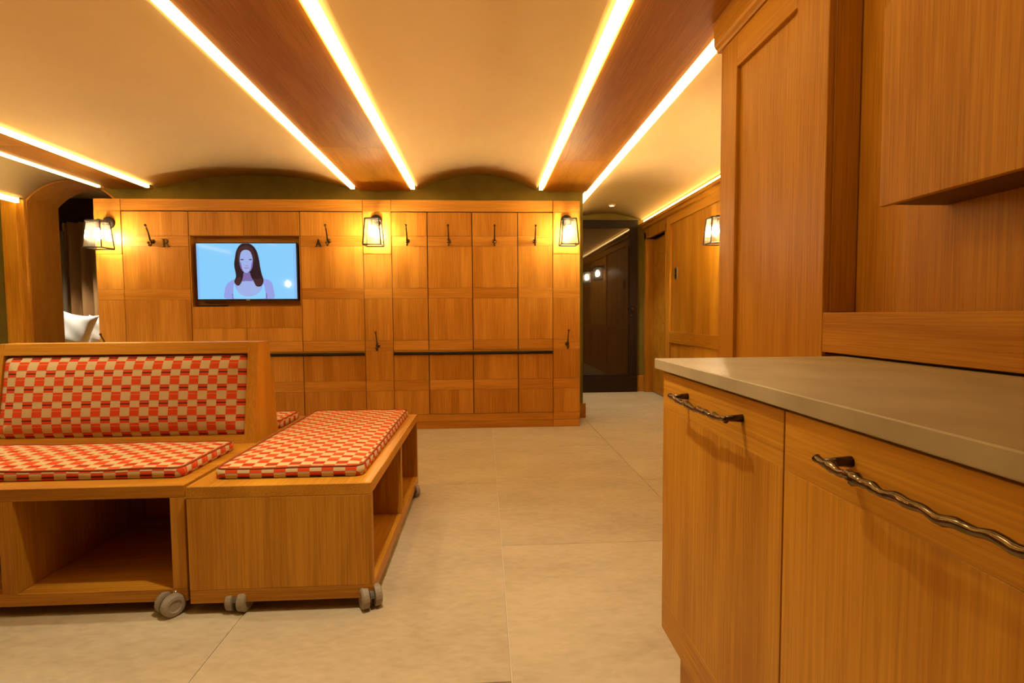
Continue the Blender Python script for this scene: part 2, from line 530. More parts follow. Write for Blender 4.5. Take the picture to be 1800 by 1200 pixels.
tag(box('wall_corridor', 0.89, 0.99, YW + 0.33, YD, 0, TOP, 'green_wall', bev=0), 'olive plaster wall along the left side of the corridor', 'wall', kind='structure')
we = box('wall_end', 0.89, XR + .3, YD, YD + 0.15, 0, TOP, 'green_wall', bev=0)
tag(we, 'olive plaster wall at the end of the corridor', 'wall', kind='structure')
tag(box('baseboard_end', 2.045, XR, YD - 0.018, YD, 0, 0.215, 'oak_x', bev=0.002), 'short wooden baseboard right of the dark glass door', 'baseboard', kind='structure')
tag(box('wall_left', XL - 0.1, XL, Y0, 8.0, 0, TOP, 'green_wall', bev=0), 'olive plaster left-hand wall', 'wall', kind='structure')
wr = box('wall_rear', XL, XR + .3, Y0 - 0.12, Y0, 0, TOP, 'oak_x', bev=0)
tag(wr, 'wood panelled wall behind the viewer', 'wall', kind='structure')
for i in range(9):
    x = XL + 0.15 + i * 0.93
    box('panel', x, x + 0.90, Y0, Y0 + 0.016, 0.16, 2.12, 'oak_strip', wr)
# baseboard on the flank beside the lockers
tag(box('baseboard_partition', 0.90, 1.016, 5.065, YW - 0.0005, 0, 0.145, 'oak_y', bev=0.003), 'short wooden baseboard on the floor at the right end of the lockers', 'baseboard', kind='structure')

# ------------------------------------------------------------------ panelled right wall with door
wrt = box('wall_right', XR + 0.02, XR + 0.15, Y0, 5.90, 0, TOP, 'oak_strip', bev=0)
tag(wrt, 'wood panelled right-hand wall of the corridor', 'wall', kind='structure')
wr2 = boxes('wall_right_far', [(XR + 0.02, XR + 0.15, 6.70, YD, 0, TOP), (XR + 0.02, XR + 0.15, 5.90, 6.70, 2.02, TOP)], 'oak_strip', bev=0)
tag(wr2, 'wood panelled wall around the corridor side door', 'wall', kind='structure')
def rpanel(y0, y1):
    box('panel', XR + 0.008, XR + 0.02, y0, y1, 0.835, 2.062, 'oak_strip', wrt)
    box('panel', XR + 0.008, XR + 0.02, y0, y1, 0.16, 0.708, 'oak_strip', wrt)
    box('rail', XR - 0.012, XR + 0.02, y0, y1, 0.708, 0.835, 'oak_y', wrt)
    box('rail', XR - 0.012, XR + 0.02, y0, y1, 2.062, 2.155, 'oak_y', wrt)
    box('rail', XR - 0.012, XR + 0.02, y0, y1, 0.0, 0.16, 'oak_y', wrt)
for y0, y1 in ((4.56, 5.81), (3.20, 4.45), (1.9, 3.09)):
    rpanel(y0, y1)
for y0, y1 in ((5.81, 5.93), (4.45, 4.56), (3.09, 3.20)):
    box('stile', XR - 0.012, XR + 0.02, y0, y1, 0, 2.155, 'oak_z', wrt)
# cornice and cove light
co = boxes('trim_4', [(XR - 0.055, XR + 0.02, 2.2, YD, 2.155, 2.19), (XR - 0.085, XR + 0.02, 2.2, YD, 2.19, 2.222)], 'oak_y', bev=0.003)
tag(co, 'wooden cornice along the top of the right-hand wall', 'cornice', kind='structure')
root = empty('led_strip', (XR, 4.4, 2.24))
box('diffuser', XR - 0.035, XR + 0.005, 2.2, YD - .03, 2.224, 2.268, 'led', root, bev=0)
box('channel', XR + 0.005, XR + 0.018, 2.2, YD - .08, 2.222, 2.272, 'steel', root, bev=0)
tag(root, 'glowing cove light strip on top of the right-hand wall cornice', 'light strip', 'lit strips in the ceiling slots')
# casing + side door
cas = boxes('door_casing', [(XR - 0.02, XR + 0.15, 6.66, 6.735, 0, 2.10), (XR - 0.02, XR + 0.15, 5.93, 5.955, 0, 2.10), (XR - 0.02, XR + 0.15, 5.93, 6.735, 2.02, 2.155)], 'oak_z')
cas.name = 'trim_5'
tag(cas, 'wooden casing around the corridor side door', 'door frame', kind='structure')
d2 = empty('door_2', (XR + 0.12, 6.30, 0))
tag(d2, 'plain wooden side door with a small dark handle in the corridor', 'door', kind='structure')
box('door_leaf', XR + 0.085, XR + 0.125, 5.957, 6.658, 0.008, 2.018, 'oak_x', d2)
hd = box('handle_plate', XR + 0.078, XR + 0.085, 5.985, 6.025, 0.85, 0.97, 'bronze_dark', d2, bev=0.002)
tube('lever', [(XR + 0.08, 6.005, 0.92), (XR + 0.035, 6.005, 0.92), (XR + 0.03, 6.03, 0.92), (XR + 0.03, 6.11, 0.918)], 0.009, 'bronze_dark', hd)
# light switch
sw = empty('light_switch', (XR, 5.66, 1.42))
tag(sw, 'small brushed metal light switch plate on the right wall panel', 'light switch')
box('plate', XR - 0.002, XR + 0.0075, 5.615, 5.69, 1.42, 1.555, 'steel', sw, bev=0.002)
for k in range(2):
    box('rocker', XR - 0.006, XR - 0.002, 5.635, 5.67, 1.435 + k * 0.057, 1.483 + k * 0.057, 'bronze_dark', sw, bev=0.001)

# ------------------------------------------------------------------ dark glass door at the end of the corridor
d1 = empty('door_1', (1.68, YD - 0.03, 0))
tag(d1, 'dark glazed door reflecting the wall lamps at the end of the corridor', 'door', kind='structure')
box('kick_panel', 1.16, 2.035, YD - 0.06, YD - 0.01, 0.0, 0.20, 'espresso_x', d1)
box('bottom_rail', 1.16, 2.035, YD - 0.05, YD - 0.005, 0.203, 0.235, 'espresso_x', d1)
box('stile', 1.93, 2.035, YD - 0.05, YD - 0.005, 0.235, 2.17, 'espresso_z', d1)
box('stile', 1.16, 1.26, YD - 0.05, YD - 0.005, 0.235, 2.17, 'espresso_z', d1)
box('top_rail', 1.16, 2.035, YD - 0.05, YD - 0.005, 2.17, 2.27, 'espresso_x', d1)
box('pane', 1.26, 1.93, YD - 0.03, YD - 0.02, 0.235, 2.17, 'dark_glass', d1, bev=0)
k = lathe('knob', (1.955, YD - 0.05, 1.10), [(0.012, 0.0), (0.012, -0.02), (0.024, -0.03), (0.028, -0.045), (0.018, -0.06), (0.004, -0.063)], 'bronze', d1, axis='y', n=14)
lathe('keyhole_cover', (1.955, YD - 0.05, 1.02), [(0.017, 0.0), (0.017, -0.006), (0.010, -0.009)], 'bronze', d1, axis='y', n=14)

# recessed downlights
def downlight(x, y, z, power, size, label, blend=0.9, col=(1.0, 0.86, 0.64), group='ceiling downlights'):
    root = empty('downlight', (x, y, z))
    bm = bmesh.new()
    bm_lathe(bm, (x, y, z), [(0.026, -0.001), (0.040, -0.001), (0.042, 0.004), (0.042, 0.03), (0.026, 0.03), (0.026, -0.001)], 'z', 20, cap=False)
    link('ring', bm, 'plaster', root, (x, y, z), smooth=False)
    lathe('lens', (x, y, z), [(0.025, 0.002), (0.025, 0.012)], 'spot_disc', root, n=18, smooth=False)
    ld = bpy.data.lights.new('downlight_lamp', 'SPOT')
    ld.energy = power; ld.spot_size = math.radians(size); ld.spot_blend = blend
    ld.shadow_soft_size = 0.03; ld.color = col
    lo = bpy.data.objects.new('lamp', ld); COL.objects.link(lo)
    lo.parent = root; lo.location = (0, 0, -0.012)
    tag(root, label, 'downlight', group)
downlight(1.56, 6.20, 2.346, 75, 80, 'small recessed ceiling downlight in front of the dark glass door')
for x, y, pw, sz, lb in ((-0.28, 1.42, SPOT_POWER, 88, 'recessed downlight in the narrow vault over the open floor'),
                         (-2.16, 2.02, SPOT_POWER * 0.6, 90, 'recessed downlight in the wide vault over the front bench'),
                         (-3.85, 3.05, SPOT_POWER * 1.8, 125, 'added unseen downlight brightening the vault leading to the arched opening')):  # last one is an added lamp, out of view, lifting the left vault and wall
    downlight(x, y, 2.372 if x > -1 else (2.378 if x > -3 else 2.330), pw, sz, lb)

# ------------------------------------------------------------------ locker wall
G = 0.0015
def piece(name, x0, x1, z0, z1, par, horiz=False, y0=YL, th=0.02):
    return box(name, x0 + G, x1 - G, y0, y0 + th, z0 + 0.0008, z1 - 0.0008, 'locker_x' if horiz else 'locker_z', par, bev=0.001)

BANDS_UP = ((1.659, 1.750), (1.193, 1.286), (0.722, 0.816))
def locker(x0, x1, label):
    r = empty('locker', ((x0 + x1) / 2, YL + 0.4, 0))
    box('carcass', x0 + 0.001, x1 - 0.001, YL + 0.021, YW - 0.002, 0.134, 1.968, 'shadow_gap', r, bev=0)
    # upper door
    d = piece('upper_door', x0 + 0.002, x1 - 0.002, 1.750, 1.962, r)
    piece('panel', x0 + 0.002, x1 - 0.002, 1.286, 1.659, d)
    piece('panel', x0 + 0.002, x1 - 0.002, 0.816, 1.193, d)
    for a, b2 in BANDS_UP:
        piece('rail', x0 + 0.002, x1 - 0.002, a, b2, d, True)
    d = piece('lower_door', x0 + 0.002, x1 - 0.002, 0.451, 0.682, r)
    piece('panel', x0 + 0.002, x1 - 0.002, 0.137, 0.357, d)
    piece('rail', x0 + 0.002, x1 - 0.002, 0.357, 0.451, d, True)
    return tag(r, label, 'locker', 'wooden lockers of the back wall')
def column(x0, x1, label):
    r = empty('locker_pilaster', ((x0 + x1) / 2, YL + 0.4, 0))
    box('carcass', x0 + 0.001, x1 - 0.001, YL + 0.021, YW - 0.002, 0.0, 2.068, 'shadow_gap', r, bev=0)
    for a, b2 in ((0.135, 0.357), (0.451, 0.722), (0.816, 1.193), (1.286, 1.592)):
        piece('panel', x0, x1, a, b2, r)
    piece('panel', x0, x1, 1.592, 1.966, r, y0=YL - 0.004, th=0.024)
    piece('rail', x0, x1, 1.966, 2.07, r, True, y0=YL - 0.002, th=0.022)
    for a, b2 in ((0.357, 0.451), (0.722, 0.816), (1.193, 1.286), (0.068, 0.135), (0.0, 0.068)):
        piece('rail', x0, x1, a, b2, r, True)
    return tag(r, label, 'pilaster', 'narrow wooden pilasters carrying the wall lamps')
S = [-3.368, -3.143, -2.578, -1.622, -1.071, -0.821, -0.502, -0.100, 0.313, 0.634, 0.884]
column(S[0], S[1], 'narrow wooden pilaster with a wall lamp at the left end of the lockers')
column(S[4], S[5], 'narrow wooden pilaster with a wall lamp between television bay and hook lockers')
column(S[9], S[10], 'narrow wooden pilaster with a wall lamp at the right end of the lockers')
locker(S[1], S[2], 'wooden locker with the letter R left of the television')
locker(S[3], S[4], 'wooden locker with the letter A right of the television')
locker(S[5], S[6], 'narrow wooden locker just right of the middle wall lamp')
locker(S[6], S[7], 'second of the four hook lockers, counted from the middle wall lamp')
locker(S[7], S[8], 'third of the four hook lockers, counted from the middle wall lamp')
locker(S[8], S[9], 'narrow wooden locker just left of the right wall lamp')
# television bay
tvb = empty('television_bay', ((S[2] + S[3]) / 2, YL + 0.4, 0))
tag(tvb, 'wooden locker bay with a recess holding the television', 'cabinet')
x0, x1, xm = S[2], S[3], -2.108
RZ0, RZ1, RD = 1.130, 1.752, 0.085
boxes('carcass', [(x0 + .001, x1 - .001, YL + 0.021, YW - 0.002, 0.134, RZ0 - 0.02), (x0 + .001, x1 - .001, YL + 0.021, YW - 0.002, RZ1 + 0.02, 1.968),
                  (x0 + .001, x1 - .001, YL + RD + 0.02, YW - 0.002, RZ0 - 0.02, RZ1 + 0.02)], 'shadow_gap', tvb, bev=0)
for a, b2 in ((x0 + .002, xm), (xm, x1 - .002)):
    piece('upper_door', a, b2, RZ1, 1.962, tvb)
    piece('lower_panel', a, b2, 0.938, RZ0, tvb)
    piece('lower_panel', a, b2, 0.816, 0.938, tvb)
    piece('rail', a, b2, 0.722, 0.816, tvb, True)
    d = piece('lower_door', a, b2, 0.451, 0.682, tvb)
    piece('panel', a, b2, 0.137, 0.357, d)
    piece('rail', a, b2, 0.357, 0.451, d, True)
box('recess_back', x0 + .002, x1 - .002, YL + RD, YL + RD + 0.018, RZ0 - .018, RZ1 + .018, 'locker_x', tvb)
box('recess_side', x0 + .001, x0 + 0.009, YL, YL + RD, RZ0, RZ1, 'locker_z', tvb)
box('recess_side', x1 - 0.009, x1 - .001, YL, YL + RD, RZ0, RZ1, 'locker_z', tvb)
box('recess_floor', x0 + .009, x1 - .009, YL + 0.021, YL + RD, RZ0 - 0.018, RZ0, 'locker_x', tvb)
box('recess_top', x0 + .009, x1 - .009, YL + 0.021, YL + RD, RZ1, RZ1 + 0.018, 'locker_x', tvb)

# continuous top boards and plinth boards
for a, b2, lb in ((S[1], S[4], 'wooden top board running above the television bay'), (S[5], S[9], 'wooden top board running above the four hook lockers')):
    tag(box('top_board', a + G, b2 - G, YL, YW - 0.002, 1.9695, 2.07, 'locker_x', bev=0.002), lb, 'board', 'boards along the top of the lockers')
for a, b2, lb in ((S[1], S[4], 'wooden plinth board under the television bay, behind the benches'), (S[5], S[9], 'wooden plinth board under the four hook lockers')):
    r = empty('plinth', ((a + b2) / 2, YL, 0))
    box('plinth_board', a + G, b2 - G, YL, YL + 0.05, 0.068, 0.133, 'locker_x', r)
    box('plinth_board', a + G, b2 - G, YL + 0.002, YL + 0.05, 0.0, 0.0672, 'locker_x', r)
    tag(r, lb, 'plinth', 'plinths of the lockers')
# dark rails
for a, b2, lb in ((S[1], S[4], 'dark metal rail across the lockers below the television'), (S[5], S[9], 'dark metal rail across the four hook lockers')):
    r = empty('rail', ((a + b2) / 2, YL, 0.69))
    tube('bar', [(a + 0.006, YL - 0.012, 0.697), (b2 - 0.006, YL - 0.012, 0.697)], 0.0125, 'black_metal', r, n=12)
    box('backing_strip', a + 0.004, b2 - 0.004, YL + 0.004, YL + 0.0205, 0.684, 0.7205, 'oak_x', r, bev=0.001)
    tag(r, lb, 'rail', 'dark rails on the lockers')

# ------------------------------------------------------------------ coat hooks
def make_hook(loc, label):
    x, y, z = loc
    r = empty('coat_hook', loc)
    lathe('base_plate', (x, y, z), [(0.020, 0.0), (0.020, -0.004), (0.014, -0.009)], 'bronze', r, axis='y', n=14)
    P = [(0, -0.006, 0.0), (0, -0.022, -0.004), (0, -0.040, 0.008), (0, -0.050, 0.035), (0, -0.062, 0.07), (0, -0.085, 0.105), (0, -0.096, 0.122)]
    up = tube('upper_prong', [(x + a, y + b2, z + c) for a, b2, c in P], [0.008, 0.009, 0.008, 0.0065, 0.006, 0.0055, 0.005], 'bronze', r)
    bm = bmesh.new(); bmesh.ops.create_uvsphere(bm, u_segments=10, v_segments=8, radius=0.0105)
    for v in bm.verts: v.co += Vector((x, y - 0.097, z + 0.126))
    link('tip', bm, 'bronze', up, (x, y - 0.097, z + 0.126), smooth=True)
    P = [(0, -0.018, -0.004), (0, -0.026, -0.026), (0, -0.040, -0.042), (0, -0.058, -0.040), (0, -0.066, -0.024)]
    lo = tube('lower_prong', [(x + a, y + b2, z + c) for a, b2, c in P], [0.009, 0.008, 0.0075, 0.007, 0.0065], 'bronze', r)
    bm = bmesh.new(); bmesh.ops.create_uvsphere(bm, u_segments=10, v_segments=8, radius=0.0115)
    for v in bm.verts: v.co += Vector((x, y - 0.067, z - 0.018))
    link('tip', bm, 'bronze', lo, (x, y - 0.067, z - 0.018), smooth=True)
    return tag(r, label, 'coat hook', 'bronze coat hooks on the lockers')
HK = make_hook((-2.880, YL, 1.700), 'bronze coat hook beside the letter R')
for (x, z, lb) in ((-1.372, 1.704, 'bronze coat hook beside the letter A'),
                   (-0.676, 1.705, 'first upper coat hook right of the middle wall lamp'),
                   (-0.308, 1.705, 'second upper coat hook right of the middle wall lamp'),
                   (0.102, 1.705, 'third upper coat hook right of the middle wall lamp'),
                   (0.468, 1.705, 'fourth upper coat hook, nearest to the right wall lamp'),
                   (-0.958, 0.770, 'low coat hook below the middle wall lamp'),
                   (0.764, 0.770, 'low coat hook below the right wall lamp'),
                   (-3.290, 0.770, 'low coat hook below the left wall lamp, half hidden by the bench')):
    yy = YL
    dup(HK, loc=(x, yy, z), label=lb)

# ------------------------------------------------------------------ letters R and A (serif, cast metal)
def letter(kind, cx, z0, h, label):
    w = h * 0.86
    bm = bmesh.new()
    yb, yf = YL, YL - 0.010
    def quad(pts):
        bm_prism(bm, [(cx + (p - 0.5) * w, z0 + q * h) for p, q in pts], 'y', yb - 0.0002, yf)
    if kind == 'A':
        quad([(0.13, 0.07), (0.22, 0.07), (0.535, 0.86), (0.46, 1.0)])
        quad([(0.46, 1.0), (0.54, 1.0), (0.90, 0.07), (0.71, 0.07), (0.43, 0.78)])
        quad([(0.27, 0.30), (0.70, 0.30), (0.67, 0.38), (0.30, 0.38)])
        quad([(0.02, 0.0), (0.36, 0.0), (0.36, 0.07), (0.02, 0.07)])
        quad([(0.58, 0.0), (1.0, 0.0), (1.0, 0.07), (0.58, 0.07)])
    else:
        quad([(0.14, 0.06), (0.31, 0.06), (0.31, 0.94), (0.14, 0.94)])
        quad([(0.02, 0.0), (0.43, 0.0), (0.43, 0.07), (0.02, 0.07)])
        quad([(0.02, 0.93), (0.31, 0.93), (0.31, 1.0), (0.02, 1.0)])
        n = 12
        for i in range(n):
            a0, a1 = math.pi / 2 - math.pi * i / n, math.pi / 2 - math.pi * (i + 1) / n
            o = lambda a: (0.52 + 0.31 * math.cos(a), 0.735 + 0.265 * math.sin(a))
            q = lambda a: (0.50 + 0.17 * math.cos(a), 0.735 + 0.195 * math.sin(a))
            quad([o(a0), o(a1), q(a1), q(a0)])
        quad([(0.31, 0.93), (0.52, 0.93), (0.52, 1.0), (0.31, 1.0)])
        quad([(0.31, 0.47), (0.52, 0.47), (0.52, 0.54), (0.31, 0.54)])
        quad([(0.46, 0.50), (0.64, 0.50), (0.94, 0.05), (0.74, 0.05)])
        quad([(0.72, 0.0), (1.0, 0.0), (1.0, 0.07), (0.72, 0.07)])
    o = link('letter_' + kind.lower(), bm, 'bronze_dark', None, (cx, YL, z0))
    return tag(o, label, 'letter', 'cast metal letters on the lockers')
letter('R', -2.772, 1.652, 0.072, 'dark metal letter R fixed left of the television')
letter('A', -1.462, 1.655, 0.070, 'dark metal letter A fixed right of the television')

# ------------------------------------------------------------------ wall lamps
def make_sconce(loc, label):
    """faces -Y; loc is the centre of the round wall plate."""
    x, y, z = loc
    r = empty('wall_lamp', loc)
    lathe('wall_plate', (x, y, z), [(0.052, 0.0), (0.052, -0.010), (0.046, -0.022), (0.030, -0.028)], 'black_metal', r, axis='y', n=22)
    tube('arm', [(x, y - 0.02, z), (x, y - 0.075, z + 0.004), (x, y - 0.13, z + 0.004)], 0.010, 'black_metal', r)
    yc = y - 0.135
    zt, zb = z - 0.012, z - 0.235
    a, b2 = 0.058, 0.076
    # frame: four sloping bars, bottom square, roof
    bm = bmesh.new()
    for sx in (-1, 1):
        for sy in (-1, 1):
            bm_tube(bm, [(x + sx * a, yc + sy * a, zt), (x + sx * b2, yc + sy * b2, zb)], 0.0062, 4)
    for (p, q) in (((-1, -1), (1, -1)), ((1, -1), (1, 1)), ((1, 1), (-1, 1)), ((-1, 1), (-1, -1))):
        bm_tube(bm, [(x + p[0] * b2, yc + p[1] * b2, zb), (x + q[0] * b2, yc + q[1] * b2, zb)], 0.0062, 4)
        bm_tube(bm, [(x + p[0] * a, yc + p[1] * a, zt), (x + q[0] * a, yc + q[1] * a, zt)], 0.0062, 4)
    link('frame', bm, 'black_metal', r, (x, yc, zb))
    bm = bmesh.new()
    bm_box(bm, x - a, x + a, yc - 0.008, yc + 0.008, zt - 0.002, zt + 0.003)
    bm_lathe(bm, (x, yc, zt + 0.003), [(0.022, 0.0), (0.016, 0.010), (0.006, 0.016)], 'z', 12)
    link('cross_bar', bm, 'black_metal', r, (x, yc, zt))
    for (p, q) in (((-1, -1), (1, -1)), ((1, -1), (1, 1)), ((1, 1), (-1, 1)), ((-1, 1), (-1, -1))):
        bm = bmesh.new()
        nrm = Vector(((p[0] + q[0]) / 2, (p[1] + q[1]) / 2, 0)) * 0.0015
        A = [Vector((x + p[0] * a, yc + p[1] * a, zt)), Vector((x + q[0] * a, yc + q[1] * a, zt)), Vector((x + q[0] * b2, yc + q[1] * b2, zb)), Vector((x + p[0] * b2, yc + p[1] * b2, zb))]
        F = [bm.verts.new(v) for v in A]; Bk = [bm.verts.new(v - nrm) for v in A]
        bm.faces.new(F); bm.faces.new(Bk[::-1])
        for i in range(4):
            bm.faces.new((F[i], Bk[i], Bk[(i + 1) % 4], F[(i + 1) % 4]))
        link('pane', bm, 'lantern_glass', r, (x, yc, zb))
    sk = lathe('socket', (x, yc, zt), [(0.020, 0.0), (0.020, -0.055), (0.016, -0.06)], 'socket', r, n=14)
    lathe('bulb', (x, yc, zt - 0.06), [(0.012, 0.0), (0.020, -0.012), (0.028, -0.035), (0.030, -0.055), (0.026, -0.076), (0.014, -0.090), (0.003, -0.094)], 'bulb', sk, n=10)
    return tag(r, label, 'wall lamp', 'black lantern wall lamps')
SC = make_sconce((-0.950, YL - 0.004, 1.885), 'black lantern wall lamp between the television and the row of four hooks')
dup(SC, loc=(-3.240, YL - 0.004, 1.860), label='black lantern wall lamp at the left end of the lockers')
dup(SC, loc=(0.758, YL - 0.004, 1.890), label='black lantern wall lamp at the right end of the lockers')
dup(SC, loc=(XR + 0.008, 4.40, 1.880), rotz=-math.pi / 2, label='black lantern wall lamp on the right wall panel, half hidden by the tall cabinet')
dup(SC, loc=(XR + 0.008, 3.15 + 0.3, 1.880), rotz=-math.pi / 2, label='black lantern wall lamp seen only as a reflection in the dark glass door')
dup(SC, loc=(-4.35, Y0 + 0.018, 1.880), rotz=math.pi, label='black lantern wall lamp seen only as a reflection in the television')

# ------------------------------------------------------------------ television
TX0, TX1, TZ0, TZ1 = -2.530, -1.652, 1.180, 1.694
TY = YL + 0.004
tv = empty('television', ((TX0 + TX1) / 2, TY + 0.03, TZ0))
tag(tv, 'flat screen television showing a long haired woman on pale blue', 'television')
box('housing', TX0, TX1, TY, TY + 0.045, TZ0, TZ1, 'black_plastic', tv, bev=0.004)
box('wall_bracket', -2.25, -1.95, TY + 0.045, YL + RD, 1.33, 1.55, 'black_metal', tv)
SX0, SX1, SZ0, SZ1 = TX0 + 0.010, TX1 - 0.010, TZ0 + 0.016, TZ1 - 0.009
def scr(px, py):
    return (SX0 + (px - 130) / 1448.0 * (SX1 - SX0), SZ0 + (1042 - py) / 820.0 * (SZ1 - SZ0))
scrn = box('screen', SX0, SX1, TY - 0.0012, TY + 0.001, SZ0, SZ1, 'scr_bg', tv, bev=0)
layer = [0]
def shape(name, pts, mat, smooth_it=2):
    pts = [Vector((p[0], p[1])) for p in pts]
    for _ in range(smooth_it):          # corner cutting
        q = []
        for i in range(len(pts)):
            a, b2 = pts[i], pts[(i + 1) % len(pts)]
            q += [a * 0.75 + b2 * 0.25, a * 0.25 + b2 * 0.75]
        pts = q
    layer[0] += 1
    yy = TY - 0.0012 - 0.00025 * layer[0]
    P2 = [scr(p.x, max(224, min(1040, p.y))) for p in pts]
    bm = bmesh.new()
    vs_ = [bm.verts.new((a, yy, c)) for a, c in P2]
    f = bm.faces.new(vs_)
    ext = bmesh.ops.extrude_face_region(bm, geom=[f])
    for v in ext['geom']:
        if isinstance(v, bmesh.types.BMVert): v.co.y += 0.0002
    bmesh.ops.triangulate(bm, faces=bm.faces[:])
    link(name, bm, mat, scrn, (scrn.location.x, yy, SZ0))
shape('picture_edge', [(131, 224), (165, 224), (165, 1040), (131, 1040)], 'scr_edge', 0)
shape('picture_edge', [(1540, 224), (1577, 224), (1577, 1040), (1540, 1040)], 'scr_edge', 0)
shape('picture_shoulders', [(500, 1060), (515, 940), (540, 830), (610, 775), (700, 735), (800, 700), (900, 700), (1000, 730), (1120, 742), (1190, 770), (1225, 830), (1245, 960), (1255, 1060)], 'scr_skin')
shape('picture_neck', [(790, 640), (900, 640), (905, 700), (960, 760), (850, 800), (730, 760), (785, 710)], 'scr_shade')
shape('picture_chest', [(740, 790), (850, 770), (960, 790), (1060, 860), (1050, 930), (960, 990), (850, 1000), (740, 980), (680, 900)], 'scr_face')
shape('picture_top', [(640, 1060), (645, 940), (655, 820), (672, 820), (700, 930), (780, 995), (870, 1005), (960, 990), (1050, 930), (1080, 820), (1096, 820), (1115, 940), (1130, 1060)], 'scr_top', 1)
shape('picture_arm_shade', [(632, 1060), (630, 960), (642, 960), (644, 1060)], 'scr_shade', 0)
shape('picture_arm_shade', [(1118, 1000), (1126, 930), (1140, 985), (1136, 1060), (1124, 1060)], 'scr_shade', 1)
shape('picture_hair', [(850, 200), (760, 240), (705, 330), (685, 440), (668, 540), (690, 660), (695, 720), (655, 790), (720, 860), (770, 800), (800, 700), (800, 640), (900, 640), (905, 700), (960, 800), (980, 860), (1060, 860), (1100, 770), (1070, 680), (1050, 580), (1040, 470), (1010, 330), (950, 245)], 'scr_hair')
shape('picture_hair_light', [(740, 320), (780, 270), (850, 250), (910, 270), (960, 320), (985, 430), (960, 520), (930, 420), (850, 330), (770, 400), (745, 520), (715, 430)], 'scr_hair_light')
shape('picture_hair_light', [(700, 740), (760, 700), (770, 780), (720, 845), (675, 790)], 'scr_hair_light')
shape('picture_hair_light', [(930, 720), (1000, 760), (1060, 720), (1080, 790), (1040, 850), (970, 845)], 'scr_hair_light')
shape('picture_face', [(850, 310), (780, 335), (755, 430), (752, 520), (785, 620), (850, 668), (915, 610), (945, 520), (945, 430), (915, 335)], 'scr_face')
shape('picture_cheek_shade', [(752, 470), (775, 520), (790, 610), (830, 660), (780, 620), (750, 530)], 'scr_shade', 1)
shape('picture_cheek_shade', [(945, 470), (925, 520), (912, 600), (870, 655), (920, 620), (950, 530)], 'scr_shade', 1)
shape('picture_eye', [(758, 462), (780, 448), (822, 456), (812, 468), (775, 470)], 'scr_feature', 1)
shape('picture_eye', [(885, 456), (920, 448), (944, 462), (925, 470), (893, 468)], 'scr_feature', 1)
shape('picture_nose', [(828, 540), (850, 552), (880, 540), (872, 550), (850, 557), (836, 550)], 'scr_shade', 1)
shape('picture_lips', [(808, 582), (840, 576), (855, 580), (870, 576), (900, 584), (870, 594), (835, 594)], 'scr_lip', 1)
box('maker_badge', -2.105, -2.075, TY - 0.002, TY + 0.001, TZ0 + 0.002, TZ0 + 0.012, 'steel', tv, bev=0.0005)
mb = empty('media_box', (-2.40, YL + 0.05, RZ0))
tag(mb, 'thin black media box lying below the television', 'media box')
box('case', -2.535, -2.295, YL + 0.012, YL + 0.080, RZ0, RZ0 + 0.014, 'black_plastic', mb, bev=0.002)
box('front_lip', -2.530, -2.300, YL + 0.0105, YL + 0.0125, RZ0 + 0.004, RZ0 + 0.010, 'black_metal', mb, bev=0.0005)

# ------------------------------------------------------------------ tall cabinet, niche and counter on the right
XT = 1.0
tc = empty('tall_cabinet', (1.3, 1.80, 0))
tag(tc, 'tall framed wooden cabinet with crown moulding right of the corridor', 'cabinet')
box('carcass', XT + 0.022, 1.62, 1.468, 2.138, 0, ZB - 0.002, 'oak_z', tc)
box('stile', XT, XT + 0.021, 2.010, 2.140, 0, 2.13, 'oak_z', tc, bev=0.002)
box('stile', XT, XT + 0.021, 1.466, 1.620, 0, 2.13, 'oak_z', tc, bev=0.002)
box('rail', XT, XT + 0.021, 1.6205, 2.0095, 2.004, 2.13, 'oak_y', tc, bev=0.002)
box('rail', XT, XT + 0.021, 1.6205, 2.0095, 0.0, 0.12, 'oak_y', tc, bev=0.002)
box('panel', XT + 0.016, XT + 0.022, 1.60, 2.03, 0.10, 2.02, 'oak_z', tc)
prism('crown', [(XT + 0.021, 2.131), (XT - 0.006, 2.131), (XT - 0.010, 2.142), (XT - 0.018, 2.150), (XT - 0.022, 2.162), (XT - 0.024, 2.225), (XT - 0.028, 2.230), (XT - 0.030, ZB - 0.002), (XT + 0.021, ZB - 0.002)], 'y', 1.468, 2.165, 'oak_y', tc)
box('side_board', XT + 0.022, 1.10, 1.4645, 1.4675, 1.041, ZB - 0.002, 'oak_z', tc)

nb = empty('niche_panelling', (1.12, 0.3, 0.92))
tag(nb, 'wooden back panelling and ledge of the niche above the stone counter', 'panelling')
YN = -1.20
for y0, y1 in ((YN, -0.10), (-0.10, 1.464)):
    box('back_panel', 1.10, 1.118, y0 + .001, y1 - .001, 1.02, ZB - 0.002, 'oak_strip', nb)
box('ledge', XT, 1.0995, YN, 1.4635, 0.9235, 1.040, 'oak_y', nb, bev=0.002)
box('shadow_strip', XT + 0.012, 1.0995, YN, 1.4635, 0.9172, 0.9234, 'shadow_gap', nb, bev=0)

wc = empty('wall_cabinet', (1.02, 0.4, 1.29))
tag(wc, 'flat fronted wooden wall cabinet floating in the niche at upper right', 'cabinet')
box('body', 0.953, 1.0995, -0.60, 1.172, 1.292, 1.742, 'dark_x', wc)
box('door', 0.935, 0.952, 0.42, 1.176, 1.288, 1.746, 'oak_z', wc, bev=0.001)
box('door', 0.935, 0.952, -0.60, 0.417, 1.288, 1.746, 'oak_z', wc, bev=0.001)

wt = box('worktop', 0.470, 1.095, YN, 1.388, 0.889, 0.917, 'counter_stone', bev=0.002)
tag(wt, 'grey beige stone worktop on the base cabinets', 'worktop')

